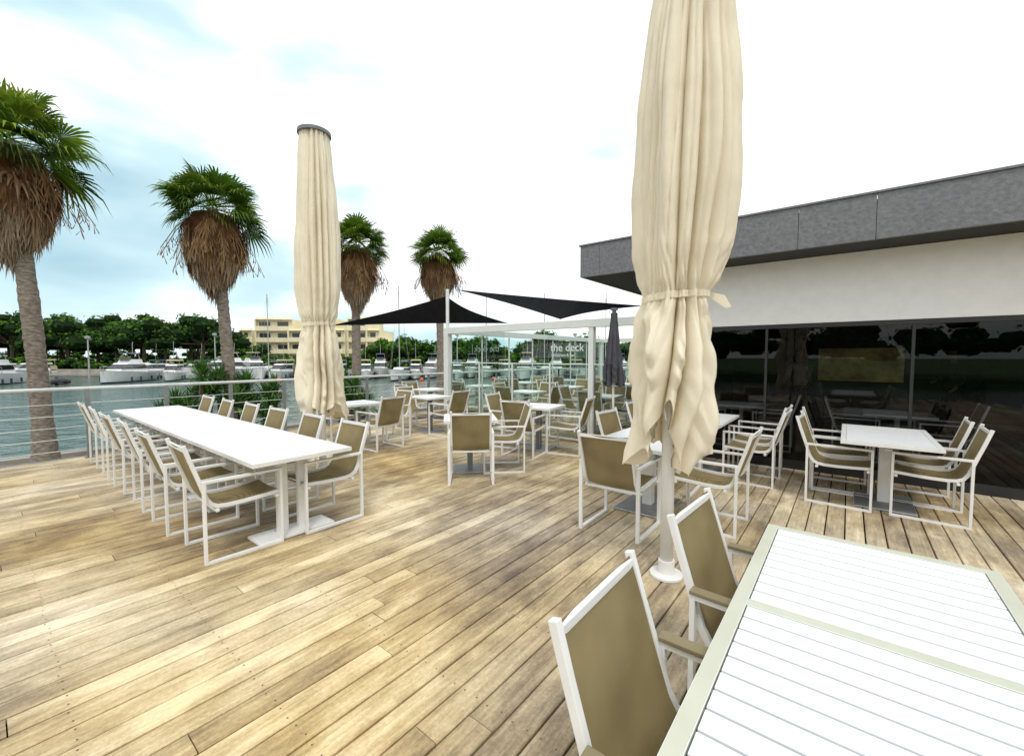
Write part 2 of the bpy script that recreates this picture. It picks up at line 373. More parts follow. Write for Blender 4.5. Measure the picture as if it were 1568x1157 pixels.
# ---------------------------------------------------------------- closed umbrellas
def interp(T,x):
    if x<=T[0][0]: return T[0][1]
    for (a,b_),(c,d) in zip(T,T[1:]):
        if x<=c:
            t=(x-a)/(c-a); t=t*t*(3-2*t)*.5+t*.5; return b_+(d-b_)*t
    return T[-1][1]
def umbrella(name,x,y,seed,T,ztop,tie,hemf,lean,np_=9,mat=CREAM,nlow=9,cap=.2,pole=.045,M=190,N=400,lowoff=(0,0)):
    e=empty(name,(x,y,0)); ph=seed*1.7
    def rad(th,z):
        r0=interp(T,z); dt=abs(z-tie)
        thw=th+.30*math.sin(2*th+ph)+.16*math.sin(3*th+ph*2)
        w=.30*math.sin(.9*z+th+ph)+.18*math.sin(2.0*z+2*th+ph*2)
        a1=abs(math.sin((np_*thw+w*2.0+ph)/2)); pu=a1**.5
        a2=abs(math.sin((2*np_+3)*th/2+.8*math.sin(1.3*z+ph+th))); p2=a2**.45
        v=noise.noise(Vector((math.cos(th)*1.5,math.sin(th)*1.5,z*.8+seed*9)))
        pk=noise.noise(Vector((math.cos(th)*2.2,math.sin(th)*2.2,z*1.5+seed*3)))
        amp=.44-.18*min(1,max(0,(z-3)/1.4))
        up=r0*(1.04-amp*(1-pu)-(.10+.10*v)*(1-p2)+.13*v+.12*max(0,pk))
        w2=1.1*math.sin(2.6*z+2*th+ph)+.8*math.sin(4.7*z+th*3+ph*3)
        pl=abs(math.sin((nlow*thw+w2+ph)/2))**.55
        v2=noise.noise(Vector((math.cos(th)*2,math.sin(th)*2,z*3+seed*5)))
        zig=abs(((z*4.2+th*1.1+v2*1.3)%1)-.5)*2
        lo=r0*(1.04-.68*(1-pl)+.22*v2-.15*zig*(1-abs(2*((th*nlow/6.283)%1)-1)))
        k=min(1,max(0,(z-tie+.10)/.2)); r=lo*(1-k)+up*k
        g=math.exp(-dt*6)
        r*=1-.16*g*(1-abs(math.sin(17*th+3*math.sin(z*7+th*2)+ph))**.7)
        fine=noise.noise(Vector((math.cos(th)*5,math.sin(th)*5,z*2.5+seed)))
        ff=noise.noise(Vector((math.cos(th)*11,math.sin(th)*11,z*7+seed)))
        r+=.018*fine*(.5+g)+.006*ff*(.5+1.5*g)
        return max(.055,r)
    vs=[];fs=[]
    for i in range(M+1):
        s_=i/M
        for j in range(N):
            th=2*math.pi*j/N; hz=hemf(th)
            z=ztop-(ztop-hz)*s_; r=rad(th,z)
            lw=0 if z>tie else (tie-z)
            sw=lw*.04*math.sin(z*6+th*2+seed)
            vs.append((r*math.cos(th)+lean[0]*(z-1)+sw+lowoff[0]*lw,r*math.sin(th)+lean[1]*(z-1)-sw+lowoff[1]*lw,z))
    for i in range(M):
        for j in range(N):
            j2=(j+1)%N; fs.append((i*N+j,(i+1)*N+j,(i+1)*N+j2,i*N+j2))
    me=bpy.data.meshes.new('canopy'); me.from_pydata(vs,[],fs); me.materials.append(mat)
    me.polygons.foreach_set('use_smooth',[True]*len(fs)); me.update()
    inst('canopy',me,e)
    vs=[];fs=[]
    for j in range(N+1):
        th=2*math.pi*j/N; r=rad(th,tie)*.6+.4*interp(T,tie)+.006
        tz=tie+.012*math.sin(th+1)
        for zz in (tz-.026,tz+.02): vs.append((r*math.cos(th)+lean[0]*(zz-1),r*math.sin(th)+lean[1]*(zz-1),zz))
    for j in range(N): fs.append((2*j,2*j+2,2*j+3,2*j+1))
    me=bpy.data.meshes.new('strap'); me.from_pydata(vs,[],fs); me.materials.append(mat); me.update(); inst('strap',me,e)
    q=MB(); q.tube([(0,0,.0),(0,0,1),(lean[0]*(ztop-1),lean[1]*(ztop-1),ztop+.02)],pole,20)
    q.obj('pole',[WHITE],e,smooth=True)
    q=MB(); q.tube([(0,0,.004),(0,0,.02),(0,0,.024)],[.115,.115,.105],28); q.tube([(0,0,.024),(0,0,.12)],pole+.012,20); q.obj('base',[WHITE],e)
    cx,cy=lean[0]*(ztop-1),lean[1]*(ztop-1)
    q=MB(); q.tube([(cx,cy,ztop-.01),(cx,cy,ztop+.03),(cx,cy,ztop+.045)],[cap*1.15,cap*1.15,cap*.9],30); q.tube([(cx,cy,ztop+.045),(cx,cy,ztop+.08)],.06,12); q.obj('top_cap',[GREYM],e)
    return e
T1=[(.7,.27),(.95,.29),(1.3,.29),(1.6,.29),(1.85,.27),(2.02,.235),(2.12,.27),(2.35,.32),(2.75,.355),(3.3,.33),(3.8,.28),(4.2,.235),(4.43,.19)]
def hem1(th):
    c=math.cos(th-R(-70)); s=max(0,c)**26
    c2=math.cos(th-R(-135)); s2=max(0,c2)**30
    return .86+.08*math.sin(3*th+.5)+.05*math.sin(7*th+1)+.04*abs(math.sin(9*th))+.46*s+.12*s2
e=umbrella('closed_cream_umbrella',-1.0,3.08,1,T1,4.47,2.02,hem1,(.026,.014),np_=9,lowoff=(-.02,-.015))
q=MB(); q.tube([(.0,-.05,1.28),(0,-.10,1.28)],.03,12); q.box(-.03,.03,-.07,.07,1.2,1.36); q.tube([(0,-.1,1.28),(.0,-.12,1.28),(.02,-.125,1.16)],.008,8); q.obj('crank',[WHITE],e)
q=MB(); q.face([(.22,.10,2.05),(.32,.13,2.02),(.36,.14,1.94),(.33,.13,1.93),(.24,.10,2.0)]); q.obj('strap_tail',[CREAM],e)
T2=[(.7,.27),(.95,.27),(1.3,.28),(1.6,.27),(1.85,.24),(2.02,.20),(2.15,.23),(2.5,.262),(3.0,.262),(3.6,.24),(4.1,.205),(4.43,.172)]
umbrella('closed_cream_umbrella',-5.45,2.82,4,T2,4.43,2.02,lambda th:.86+.10*math.sin(2*th+2)+.08*math.sin(5*th),(0,-.005),np_=10,cap=.175,N=260,M=130)
T3=[(1.1,.17),(1.4,.16),(1.8,.10),(2.1,.07),(2.3,.03)]
umbrella('closed_grey_parasol',-3.0,6.45,6,T3,2.3,1.5,lambda th:1.15+.04*math.sin(5*th),(0,0),mat=DARKFAB,np_=8,nlow=8,cap=.03,pole=.02,N=120,M=60)
# ---------------------------------------------------------------- restaurant building
BD=empty('restaurant_building')
yw=7.17; xl=-2.6; xr=13
q=MB(); q.box(xl,xr,yw,yw+.25,2.06,2.955); q.obj('white_wall',[WALLW],BD)
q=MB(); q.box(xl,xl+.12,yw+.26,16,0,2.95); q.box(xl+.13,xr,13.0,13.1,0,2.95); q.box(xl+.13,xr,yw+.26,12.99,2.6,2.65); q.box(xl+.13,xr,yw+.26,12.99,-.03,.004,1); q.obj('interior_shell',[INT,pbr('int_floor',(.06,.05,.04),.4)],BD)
q=MB(); 
ms=[xl+.03,-.95,.62,2.3,4.2,6.1,8,10,12.9]
for m_ in ms: q.box(m_-.016,m_+.016,yw+.02,yw+.09,.12,2.0)
q.box(xl,xr,yw+.015,yw+.095,2.0,2.058); q.box(xl,xr,yw+.015,yw+.12,-.02,.12)
q.obj('window_frames',[FRAME],BD)
q=MB()
for a,c in zip(ms,ms[1:]): q.face([(a+.016,yw+.05,.12),(c-.016,yw+.05,.12),(c-.016,yw+.05,2.0),(a+.016,yw+.05,2.0)])
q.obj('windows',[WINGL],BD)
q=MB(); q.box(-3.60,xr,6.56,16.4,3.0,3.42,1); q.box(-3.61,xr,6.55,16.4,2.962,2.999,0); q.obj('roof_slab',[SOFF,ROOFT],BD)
q=MB()
xs=[-3.66,-3.30,-.55,.20,2.6,5.3,8.3,10,13]
for a,c in zip(xs,xs[1:]): q.box(a+.0025,c-.0025,6.5,6.549,2.95,3.47)
yy=6.555
while yy<16: q.box(-3.66,-3.612,yy,min(yy+1.4,16.4)-.008,2.95,3.47); yy+=1.4
q.box(-3.68,xr,6.48,6.6,3.472,3.497)
q.obj('fascia_panels',[FASC],BD,bevel=.002)
q=MB(); q.box(-.45,.75,9.9,9.98,1.15,1.75,0); q.box(-.55,.85,9.981,10.1,0,2.2,1); q.box(2,4.5,11.5,12,0,1.1,1); q.obj('wall_picture',[pbr('warm_picture',(.9,.6,.22),.6,var=.5,scale=5),DARKW],BD)
q=MB()
for tx in (-1.5,.6,2.8,4.8): 
    q.box(tx-.4,tx+.4,8.2,9.0,.72,.75); q.box(tx-.03,tx+.03,8.57,8.63,.02,.72); q.box(tx-.25,tx+.25,8.35,8.85,.006,.02)
q.obj('dining_tables',[WHITE],BD)
for tx in (-1.5,.6,2.8,4.8):
    chair(tx-.5,8.6,-90,z=.005); chair(tx+.5,8.6,90,z=.005)
# ---------------------------------------------------------------- pergola + screens
PG=empty('glass_pergola'); yb=6.84; px=-7.33
q=MB()
q.box(px-.07,px+.07,yb-.07,yb+.07,0,2.26)
q.box(px+.071,xl-.15,yb-.06,yb+.06,2.12,2.259)
q.box(px-.06,px+.06,yb+.071,14.8,2.12,2.258)
q.box(px-.07,px+.07,14.6,14.74,0,2.119)
q.box(px+.07,xl-.1,14.6,14.7,2.12,2.25)
q.box(-3.65,-3.55,yb-.05,yb+.05,0,2.119)
q.tube([(px,yb,2.26),(px,yb,3.15)],.04,10)
q.obj('frame',[PERG],PG,bevel=.004)
q=MB(); g=MB()
for k in range(5):
    a=px+.1+k*.92
    g.face([(a,yb,.08),(a+.88,yb,.08),(a+.88,yb,1.45),(a,yb,1.45)])
    q.box(a+.885,a+.915,yb-.015,yb+.015,.05,1.47)
    q.box(a,a+.88,yb-.012,yb+.012,1.45,1.47); q.box(a,a+.88,yb-.012,yb+.012,.05,.08)
for k in range(7):
    a=yb+.1+k*1.1
    g.face([(px,a,.08),(px,a+1.06,.08),(px,a+1.06,2.05),(px,a,2.05)])
    q.box(px-.015,px+.015,a+1.065,a+1.095,.05,2.1)
for k in range(4):
    a=px+.1+k*1.15
    g.face([(a,14.6,.08),(a+1.1,14.6,.08),(a+1.1,14.6,2.05),(a,14.6,2.05)]); q.box(a+1.105,a+1.145,14.59,14.61,.05,2.1)
q.obj('screen_posts',[PERG],PG); g.obj('glass_panels',[GLASS],PG)
SG=empty('glass_sign')
def txt(s,loc,size,rz):
    c=bpy.data.curves.new('lettering','FONT'); c.body=s; c.size=size; c.extrude=.002
    c.materials.append(SIGNW); o=link(bpy.data.objects.new('lettering',c)); o.location=loc; o.rotation_euler=(R(90),0,rz); o.parent=SG
q=MB(); q.face([(-4.55,yb-.02,1.50),(-3.68,yb-.02,1.50),(-3.68,yb-.02,2.10),(-4.55,yb-.02,2.10)]); q.face([(-6.6,yb-.02,1.5),(-5.6,yb-.02,1.5),(-5.6,yb-.02,2.10),(-6.6,yb-.02,2.10)]); q.obj('glass_pane',[GLASS],SG)
txt('the deck',(-4.46,yb-.03,1.70),.205,0); txt('restaurant & bar',(-4.44,yb-.03,1.60),.075,0)
txt('the deck',(-5.75,yb-.014,1.70),.205,R(180))
def sail(name,A,B,C,sag,k0=.10):
    n=18; q=MB(); A,B,C=map(Vector,(A,B,C)); idx={}
    cen=(A+B+C)/3
    for i in range(n+1):
        for j in range(n+1-i):
            a=i/n; b_=j/n; c=1-a-b_
            p=A*a+B*b_+C*c
            e1=4*a*b_*(1-c)**2; e2=4*b_*c*(1-a)**2; e3=4*a*c*(1-b_)**2
            k=k0*(e1*(1-3*c if c<.33 else 0)+e2*(1-3*a if a<.33 else 0)+e3*(1-3*b_ if b_<.33 else 0))
            p=p+(cen-p)*k; p.z-=sag*27*a*b_*c
            idx[i,j]=len(q.v); q.v.append(tuple(p))
    for i in range(n):
        for j in range(n-i):
            q.f.append((idx[i,j],idx[i+1,j],idx[i,j+1])); q.m.append(0); q.r.append(.5)
            if j<n-i-1: q.f.append((idx[i+1,j],idx[i+1,j+1],idx[i,j+1])); q.m.append(0); q.r.append(.5)
    return q.obj(name,[BLACK],smooth=True)
sail('shade_sail',(-7.38,6.86,3.0),(-11.5,6.2,2.46),(-6.0,7.45,2.34),.03,.12)
sail('shade_sail',(-7.34,7.1,3.18),(-2.75,7.12,2.46),(-4.3,6.9,2.30),.02,.12)
q=MB(); q.tube([(-11.55,6.2,-1.1),(-11.55,6.2,2.5)],.05,10); q.obj('sail_post',[PERG])
# ---------------------------------------------------------------- railing
def railing(p0,p1,name):
    e=empty(name); p0=Vector(p0); p1=Vector(p1); L=(p1-p0).length; n=max(1,round(L/1.0)); d=(p1-p0)/n
    q=MB(); c=MB()
    for k in range(n+1):
        p=p0+d*k; q.box(p.x-.022,p.x+.022,p.y-.03,p.y+.03,-.2,1.08); q.box(p.x-.06,p.x+.06,p.y-.06,p.y+.06,.001,.012)
    q.obj('posts',[RAILP],e)
    c.tube([p0+Vector((0,0,1.1)),p1+Vector((0,0,1.1))],.028,12)
    for z in (.15,.33,.51,.69,.87): c.tube([p0+Vector((0,0,z)),p1+Vector((0,0,z))],.006,6)
    c.obj('top_rail_and_cables',[RAILM],e)
railing((-9.42,-4.9,0),(-9.42,15,0),'deck_railing')
railing((-9.42,15,0),(-2.7,15,0),'deck_railing')
# ---------------------------------------------------------------- palms
def fan(b,o,d,lp,rf,m,r,droop,seg=20,spread=118,rnd=random,wk=.8,twr=.7):
    d=d.normalized(); up=Vector((0,0,1))
    side=d.cross(up); side=side.normalized() if side.length>.05 else Vector((1,0,0))
    tw=rnd.uniform(-twr,twr); n=side.cross(d); side=(side*math.cos(tw)+n*math.sin(tw)).normalized(); n=side.cross(d).normalized()
    base=o+d*lp+Vector((0,0,-.15*lp*droop))
    w=.018; b.face([o-side*w,o+side*w,base+side*w*.6,base-side*w*.6],m,min(1,r+.25))
    cup=rnd.uniform(.1,.45)
    for k in range(seg):
        u=(k+.5)/seg*2-1; a=R(spread)*u
        ln=rf*(1-.38*abs(u)**2)*rnd.uniform(.82,1.12)
        dd=(d*math.cos(a)+side*math.sin(a)); dn=n*(cup*abs(u)) 
        wv=(d*-math.sin(a)+side*math.cos(a))
        g_=Vector((0,0,-1))*ln*droop
        mid=base+(dd+dn)*ln*.48+g_*.07; m2=base+(dd+dn)*ln*.74+g_*.20; tip=base+(dd+dn*.6)*ln*.95+g_*rnd.uniform(.36,.62)
        w1=ln*.45*math.tan(R(spread)/seg)*wk; rr_=min(1,max(0,r+rnd.uniform(-.16,.16)))
        b.face([base,mid-wv*w1,mid+wv*w1],m,rr_*.85); b.face([mid-wv*w1,m2-wv*w1*.6,m2+wv*w1*.6,mid+wv*w1],m,rr_); b.face([m2-wv*w1*.6,tip,m2+wv*w1*.6],m,min(1,rr_+.15))
def palm(x,y,zb,zc,Rc,skirt,lean,seed,dead_w=.8,tr=.17):
    rd=random.Random(seed); e=empty('fan_palm',(x,y,0)); q=MB()
    pts=[];rad=[]; n=70
    for k in range(n+1):
        t=k/n; z=zb+(zc-zb)*t; pts.append((lean[0]*(t-1)+.06*math.sin(t*5+seed),lean[1]*(t-1)+.04*math.sin(t*4),z)); rad.append((tr*1.12-tr*.2*t+.10*math.exp(-t*14))*(1+.06*(k%2)+rd.uniform(-.05,.05)))
    q.tube(pts,rad,18); q.obj('trunk',[BARK],e,smooth=True)
    c=Vector((pts[-1][0],pts[-1][1],zc)); g=MB() 
    nl=72
    for k in range(nl):
        el=math.asin(min(1,max(-.38,1-1.34*((k+.5)/nl))))+rd.uniform(-.14,.14); az=k*2.39996+rd.uniform(-.35,.35)
        d=Vector((math.cos(az)*math.cos(el),math.sin(az)*math.cos(el),math.sin(el)))
        sc=rd.uniform(.76,1.16); rf=Rc*.50*sc; lp=Rc*rd.uniform(.36,.62)*(1 if el<.9 else .8)
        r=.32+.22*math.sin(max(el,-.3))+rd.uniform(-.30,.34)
        fan(g,c+d*.08+Vector((0,0,.15*math.sin(el))),d,lp,rf,0,min(1,max(0,r)),.5+.6*rd.random()*(1-max(el,0)*.6),seg=22,rnd=rd,wk=1.0)
    g.obj('green_fronds',[PALMG],e,norm=False)
    g=MB()
    for k in range(52):
        az=k*2.39996; el=R(rd.uniform(-72,-28)); d=Vector((math.cos(az)*math.cos(el),math.sin(az)*math.cos(el),math.sin(el)))
        fan(g,c+Vector((0,0,-.1-rd.random()*.6)),d,Rc*rd.uniform(.30,.5),Rc*rd.uniform(.30,.42),0,rd.uniform(.0,.5),1.1,seg=14,rnd=rd,wk=.9)
    for k in range(600):
        t=rd.random()**.85; z=zc-.25-(skirt-.85)*t; az=rd.uniform(0,6.283)
        rr_=dead_w*(.66+.20*math.sin(t*2.6)-.50*t**2.8)*rd.uniform(.82,1.08)
        o=Vector((c.x+math.cos(az)*rr_*.9,c.y+math.sin(az)*rr_*.9,z))
        inw=.16-.60*t+rd.uniform(-.08,.12)
        d=Vector((math.cos(az)*inw,math.sin(az)*inw,-1)) 
        fan(g,o,d,.12,rd.uniform(.42,.75),0,min(1,max(0,.02+.85*t*rd.uniform(.6,1.2)+rd.uniform(-.08,.25))),.3,seg=7,spread=32,rnd=rd,wk=1.0,twr=.3)
    g.tube([(c.x,c.y,zc-skirt+.45),(c.x,c.y,zc-skirt*.55),(c.x,c.y,zc-skirt*.3),(c.x,c.y,zc-.2)],[dead_w*.2,dead_w*.60,dead_w*.66,dead_w*.45],14,0,.3)
    for k in range(14):
        az=rd.uniform(0,6.28); o=c+Vector((math.cos(az)*.5,math.sin(az)*.5,-.3)); 
        ex=Vector((math.cos(az)*Rc*rd.uniform(.4,.7),math.sin(az)*Rc*rd.uniform(.4,.7),-rd.uniform(1.0,1.6)))
        g.tube([o,o+ex*.5+Vector((0,0,.15)),o+ex],.01,4,0,.4)
        for j in range(12):
            p_=o+ex*(.55+.45*j/12); h_=Vector((rd.uniform(-.14,.14),rd.uniform(-.14,.14),-rd.uniform(.1,.35))); g.face([p_,p_+h_,p_+h_*.9+Vector((.02,.02,0))],0,.5)
    g.obj('dead_frond_skirt',[PALMD],e,norm=False)
palm(-15.2,.65,-1.1,6.5,1.62,2.85,(0.05,-.42+.1),11,1.12,.165)
palm(-15.1,4.6,-1.1,6.0,1.40,2.65,(-.30,-.28),22,1.12,.15)
palm(-16.3,10.1,-1.1,6.25,1.40,2.8,(.2,.1),33,1.05,.17)
palm(-15.1,13.6,-1.1,6.4,1.40,2.5,(0,.1),44,1.0,.16)
def yucca(x,y,z,h,seed,n=5):
    rd=random.Random(seed); g=MB()
    for s_ in range(n):
        o=Vector((rd.uniform(-.7,.7),rd.uniform(-.7,.7),h*rd.uniform(.35,.72)))
        for k in range(90):
            az=rd.uniform(0,6.28); el=rd.uniform(-.4,1.5); L=rd.uniform(.5,.85)
            d=Vector((math.cos(az)*math.cos(el),math.sin(az)*math.cos(el),math.sin(el))); sd=Vector((-math.sin(az),math.cos(az),0))*.026
            m_=o+d*L*.6; t=o+d*L+Vector((0,0,-.12)); r=rd.random()
            g.face([o-sd*.6,o+sd*.6,m_+sd,m_-sd],0,r); g.face([m_-sd,m_+sd,t],0,r)
        g.tube([(o.x*.6,o.y*.6,0),tuple(o)],.07,8,1)
    ob=g.obj('yucca_plant',[YUC,BARK],norm=False); ob.location=(x,y,z)
for i,(a,d,h) in enumerate(((-9.2,12,2.9),(-8.3,12.5,2.5),(-8.9,13,2.7),(-7.2,13,2.3),(-5.6,14,2.2),(-9.9,12.9,2.2),(-6.3,14.5,2.3))):
    X,Y=W(a,d); X=max(X,-15.9); yucca(X,Y,-1.05,h,i)
# ---------------------------------------------------------------- pines
def pine(b,x,y,z,h,w,rd,dens=1,lo=.50,trunk=True):
    th=h*.4; tr=.12+h*.018
    if trunk: b.tube([(x,y,z-.3),(x+rd.uniform(-.3,.3),y,z+th),(x+rd.uniform(-.6,.6),y+rd.uniform(-.5,.5),z+h*.75)],[tr,tr*.8,tr*.4],6,1)
    nc=int(22*dens)
    for c in range(nc):
        a=rd.uniform(0,6.283); q=math.sqrt(rd.random()); cx=x+math.cos(a)*q*w*.42; cy=y+math.sin(a)*q*w*.42
        cz=z+h*(lo+(.88-lo)*(1-q*q*.8)*rd.uniform(.3,1)); cr=w*rd.uniform(.13,.2)
        if trunk: b.tube([(x,y,z+th),(cx,cy,cz)],[tr*.4,.04],4,1,cap=False)
        base=len(b.v)
        for k in range(6):
            for l in range(3):
                an=k*1.047; el=(l-1)*.8; b.v.append((cx+math.cos(an)*math.cos(el)*cr*.8,cy+math.sin(an)*math.cos(el)*cr*.8,cz+math.sin(el)*cr*.55))
        for k in range(6):
            k2=(k+1)%6
            for l in range(2): b.f.append((base+k*3+l,base+k2*3+l,base+k2*3+l+1,base+k*3+l+1)); b.m.append(0); b.r.append(.05)
        tone=rd.uniform(-.14,.14)
        for k in range(int(44*dens)):
            an=rd.uniform(0,6.283); el=math.asin(rd.uniform(-.6,1)); sc=rd.uniform(.75,1.12)
            n=Vector((math.cos(an)*math.cos(el),math.sin(an)*math.cos(el),math.sin(el)))
            p=Vector((cx,cy,cz))+Vector((n.x*cr,n.y*cr,n.z*cr*.75))*sc
            t1=Vector((rd.uniform(-1,1),rd.uniform(-1,1),rd.uniform(-1,1))).cross(n).normalized(); t2=n.cross(t1)
            s=rd.uniform(.16,.34); t1=t1*s; t2=(t2+n*rd.uniform(-.5,.5))*s
            b.face([p-t1,p+t2*.8,p+t1,p-t2*.8],0,min(1,max(0,.45+.40*n.z+tone+rd.uniform(-.25,.25))))  # top light painted into the leaf tone: lighter facing up, plus random variation
rd=random.Random(5); b=MB()
lat=-125
while lat<45:
    for row in range(3):
        fw=74+row*12+rd.uniform(-4,4); f_=lat*(1+row*.14)+rd.uniform(-2,2)
        u=784+650*f_/fw
        if -350<u<322: h=rd.uniform(8.9,10.3)*(1+.12*row)*(1.08 if u<70 else 1); lo=.34
        elif 560<u<625: h=rd.uniform(4.8,5.8); lo=.25
        elif u>=625: h=rd.uniform(4.4,6.4); lo=.25
        elif u<375: h=rd.uniform(5.4,6.6) if row<2 else 8; lo=.3
        else: h=rd.uniform(2.4,3.2); lo=.15
        if 770<u<812: h=2.6
        X,Y=W(f_,fw); pine(b,X,Y,-.4,h,rd.uniform(9,12.5)*min(1,h/7.5),rd,1,lo,trunk=(row<2))
    lat+=4.8
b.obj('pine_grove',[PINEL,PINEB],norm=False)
b=MB(); k=-175
while k<60:
    for fw,h in ((66,2.6),(108,7.5)):
        kk=k*(fw/108)+rd.uniform(-1,1); u=784+650*kk/fw
        if fw>100 and 335<u<570: continue
        hh=h*rd.uniform(.8,1.1)*(.62 if (u>600 and fw>100) else 1)
        X,Y=W(kk,fw+rd.uniform(-2,2)); pine(b,X,Y,-1.0,hh,6.5 if fw>100 else 4.5,rd,.5,.08,False)
    k+=3.2
for (u,d,h,w) in ((838,74,6.9,7),(905,80,6.3,9),(20,68,9.6,10),(592,72,5.2,6)):
    X,Y=W((u-784)/650*d,d); pine(b,X,Y,-.4,h,w,rd)
b.obj('shore_shrubs_and_pines',[PINEL,PINEB],norm=False)
b=MB()  # out-of-view pines, added so the window reflections stay dark
for k in range(34):
    x_=-90+k*6.5+rd.uniform(-1,1); pine(b,x_,-46+rd.uniform(-6,3),-.4,rd.uniform(8,11),rd.uniform(10,13),rd,.5,.2,False)
for k in range(12): pine(b,46+rd.uniform(-2,3),-40+k*9,-.4,rd.uniform(8,11),12,rd,.5,.2,False)
b.obj('unseen_pine_belt',[PINEL,PINEB],norm=False)
# ---------------------------------------------------------------- boats
def hullmesh(L,Bm,H):
    b=MB(); n=14; st=[]
    for i in range(n+1):
        t=i/n; x=-L/2+L*t; wd=Bm/2*(1-max(0,(t-.45)/.55)**2.2)*(.9+.1*min(1,t*4)); sh=H*(1+.35*t*t); ch=H*.35
        st.append([(x,0,-.35+ .3*t**4),(x,wd*.8*(1-.4*t),.05+ch*.3*t),(x,wd,sh),(x,wd*.93,sh+.05)])
    for row in st:
        for (x,y,z) in row: b.v.append((x,y,z))
        for (x,y,z) in row: b.v.append((x,-y,z))
    for i in range(n):
        a=i*8; c=(i+1)*8
        for k in range(3):
            for o in (0,4):
                b.f.append((a+o+k,c+o+k,c+o+k+1,a+o+k+1)); b.m.append(1 if k!=1 else 0); b.r.append(.5)
        b.f.append((a+3,c+3,c+7,a+7)); b.m.append(0); b.r.append(.5)
    for k in range(3): b.f.append((k,k+1,4+k+1,4+k)); b.m.append(0); b.r.append(.5)
    return b
def slab(b,x0,x1,w0,w1,z0,z1,fx,bx,m,k=.85):
    P=[(x0,-w0,z0),(x1,-w1,z0),(x1,w1,z0),(x0,w0,z0),(x0+bx,-w0*k,z1),(x1-fx,-w1*k,z1),(x1-fx,w1*k,z1),(x0+bx,w0*k,z1)]
    i=len(b.v); b.v+=P
    for q in ((0,3,2,1),(4,5,6,7),(0,1,5,4),(1,2,6,5),(2,3,7,6),(3,0,4,7)): b.f.append(tuple(i+z for z in q)); b.m.append(m); b.r.append(.5)
def motoryacht(L,kind,cover=NAVY):
    Bm=L*.33; H=L*.12; b=hullmesh(L,Bm,H); h=H*1.05
    slab(b,-L*.28,L*.26,Bm*.36,Bm*.28,h,h+.42,.1,.05,0)
    slab(b,-L*.27,L*.23,Bm*.345,Bm*.26,h+.42,h+.90,.65,.15,2,.86)
    slab(b,-L*.33,L*.12,Bm*.33,Bm*.25,h+.902,h+1.05,.25,0,0,.95)
    if kind:
        slab(b,-L*.22,L*.04,Bm*.27,Bm*.22,h+1.051,h+1.45,.35,.1,0,.9)
        slab(b,-L*.02,L*.055,Bm*.2,Bm*.18,h+1.451,h+1.67,.3,.28,2,.8)
        slab(b,-L*.2,L*.0,Bm*.24,Bm*.22,h+2.1,h+2.18,.2,.1,5,.8)
        b.tube([(-L*.2,-Bm*.2,h+1.3),(-L*.16,-Bm*.2,h+2.1),(-L*.16,Bm*.2,h+2.1),(-L*.2,Bm*.2,h+1.3)],.05,6,3)
        b.tube([(-L*.16,0,h+2.0),(-L*.17,0,h+3.4)],.03,5,3)
    else:
        slab(b,-L*.42,-L*.02,Bm*.3,Bm*.3,h+1.45,h+1.6,.1,.1,5,.85); slab(b,-L*.42,-L*.28,Bm*.32,Bm*.32,h+.1,h+.7,.1,.1,5,.9)
        for sx in (-1,1):
            for xx in (-.38,-.04): b.tube([(L*xx,sx*Bm*.28,h+.6),(L*xx,sx*Bm*.28,h+1.5)],.025,5,3)
        b.tube([(-L*.1,0,h+1.5),(-L*.14,0,h+3.8)],.018,4,3)
    pts=[(L*(.12+.35*t/6),Bm*.46*(1-max(0,((.62+.35*t/6)-.45)/.55)**2.2),H*1.3+.45) for t in range(7)]
    for s_ in (1,-1): b.tube([(p[0],p[1]*s_,p[2]) for p in pts],.02,4,3)
    for p in pts[::2]:
        for s_ in (1,-1): b.tube([(p[0],p[1]*s_,H),(p[0],p[1]*s_,p[2])],.015,4,3)
    for k in (-.25,0,.2): 
        for s_ in (1,-1): b.tube([(L*k,s_*Bm*.52,.15),(L*k,s_*Bm*.52,.6)],[.09,.09],8,1)
    slab(b,-L*.5-.5,-L*.5+.02,Bm*.38,Bm*.38,.18,.26,0,0,4,1)
    return b.mesh('yacht',[HULL,NAVY,BWIN,ALU,TEAK,cover])
def sailmesh(L):
    b=hullmesh(L,L*.3,L*.11); h=L*.12
    slab(b,-L*.15,L*.22,L*.1,L*.06,h,h+.4,.4,.1,0,.85); slab(b,-L*.1,L*.12,L*.101,L*.08,h+.12,h+.3,.1,0,2,.98)
    b.tube([(L*.08,0,h),(L*.08,0,L*1.25)],.06,7,3); b.tube([(L*.07,0,h+1),(-L*.36,0,h+1.05)],.05,6,3); b.tube([(L*.05,0,h+1.12),(-L*.34,0,h+1.15)],.13,6,1)
    for e_ in ((L*.48,0,h*1.3),(-L*.48,0,h),(L*.05,L*.14,h),(L*.05,-L*.14,h)): b.tube([(L*.08,0,L*1.23),e_],.012,3,3,cap=False)
    b.tube([(L*.08,-L*.07,L*.75),(L*.08,L*.07,L*.75)],.02,4,3)
    return b.mesh('sailboat',[HULL,NAVY,BWIN,ALU,TEAK])
Y1=motoryacht(8.2,1);Y2=motoryacht(6.5,0,TEAK);Y3=motoryacht(9.2,1,TEAK);Y4=motoryacht(6.0,0);S1=sailmesh(9)
def boat(u,d,kind,ang):
    X,Y=W((u-784)/650*d,d); me={1:Y1,2:Y2,3:Y3,0:S1,4:Y4}[kind]
    inst('sailboat' if kind==0 else 'motor_yacht',me,None,(X,Y,-1.2),R(38.4+ang))
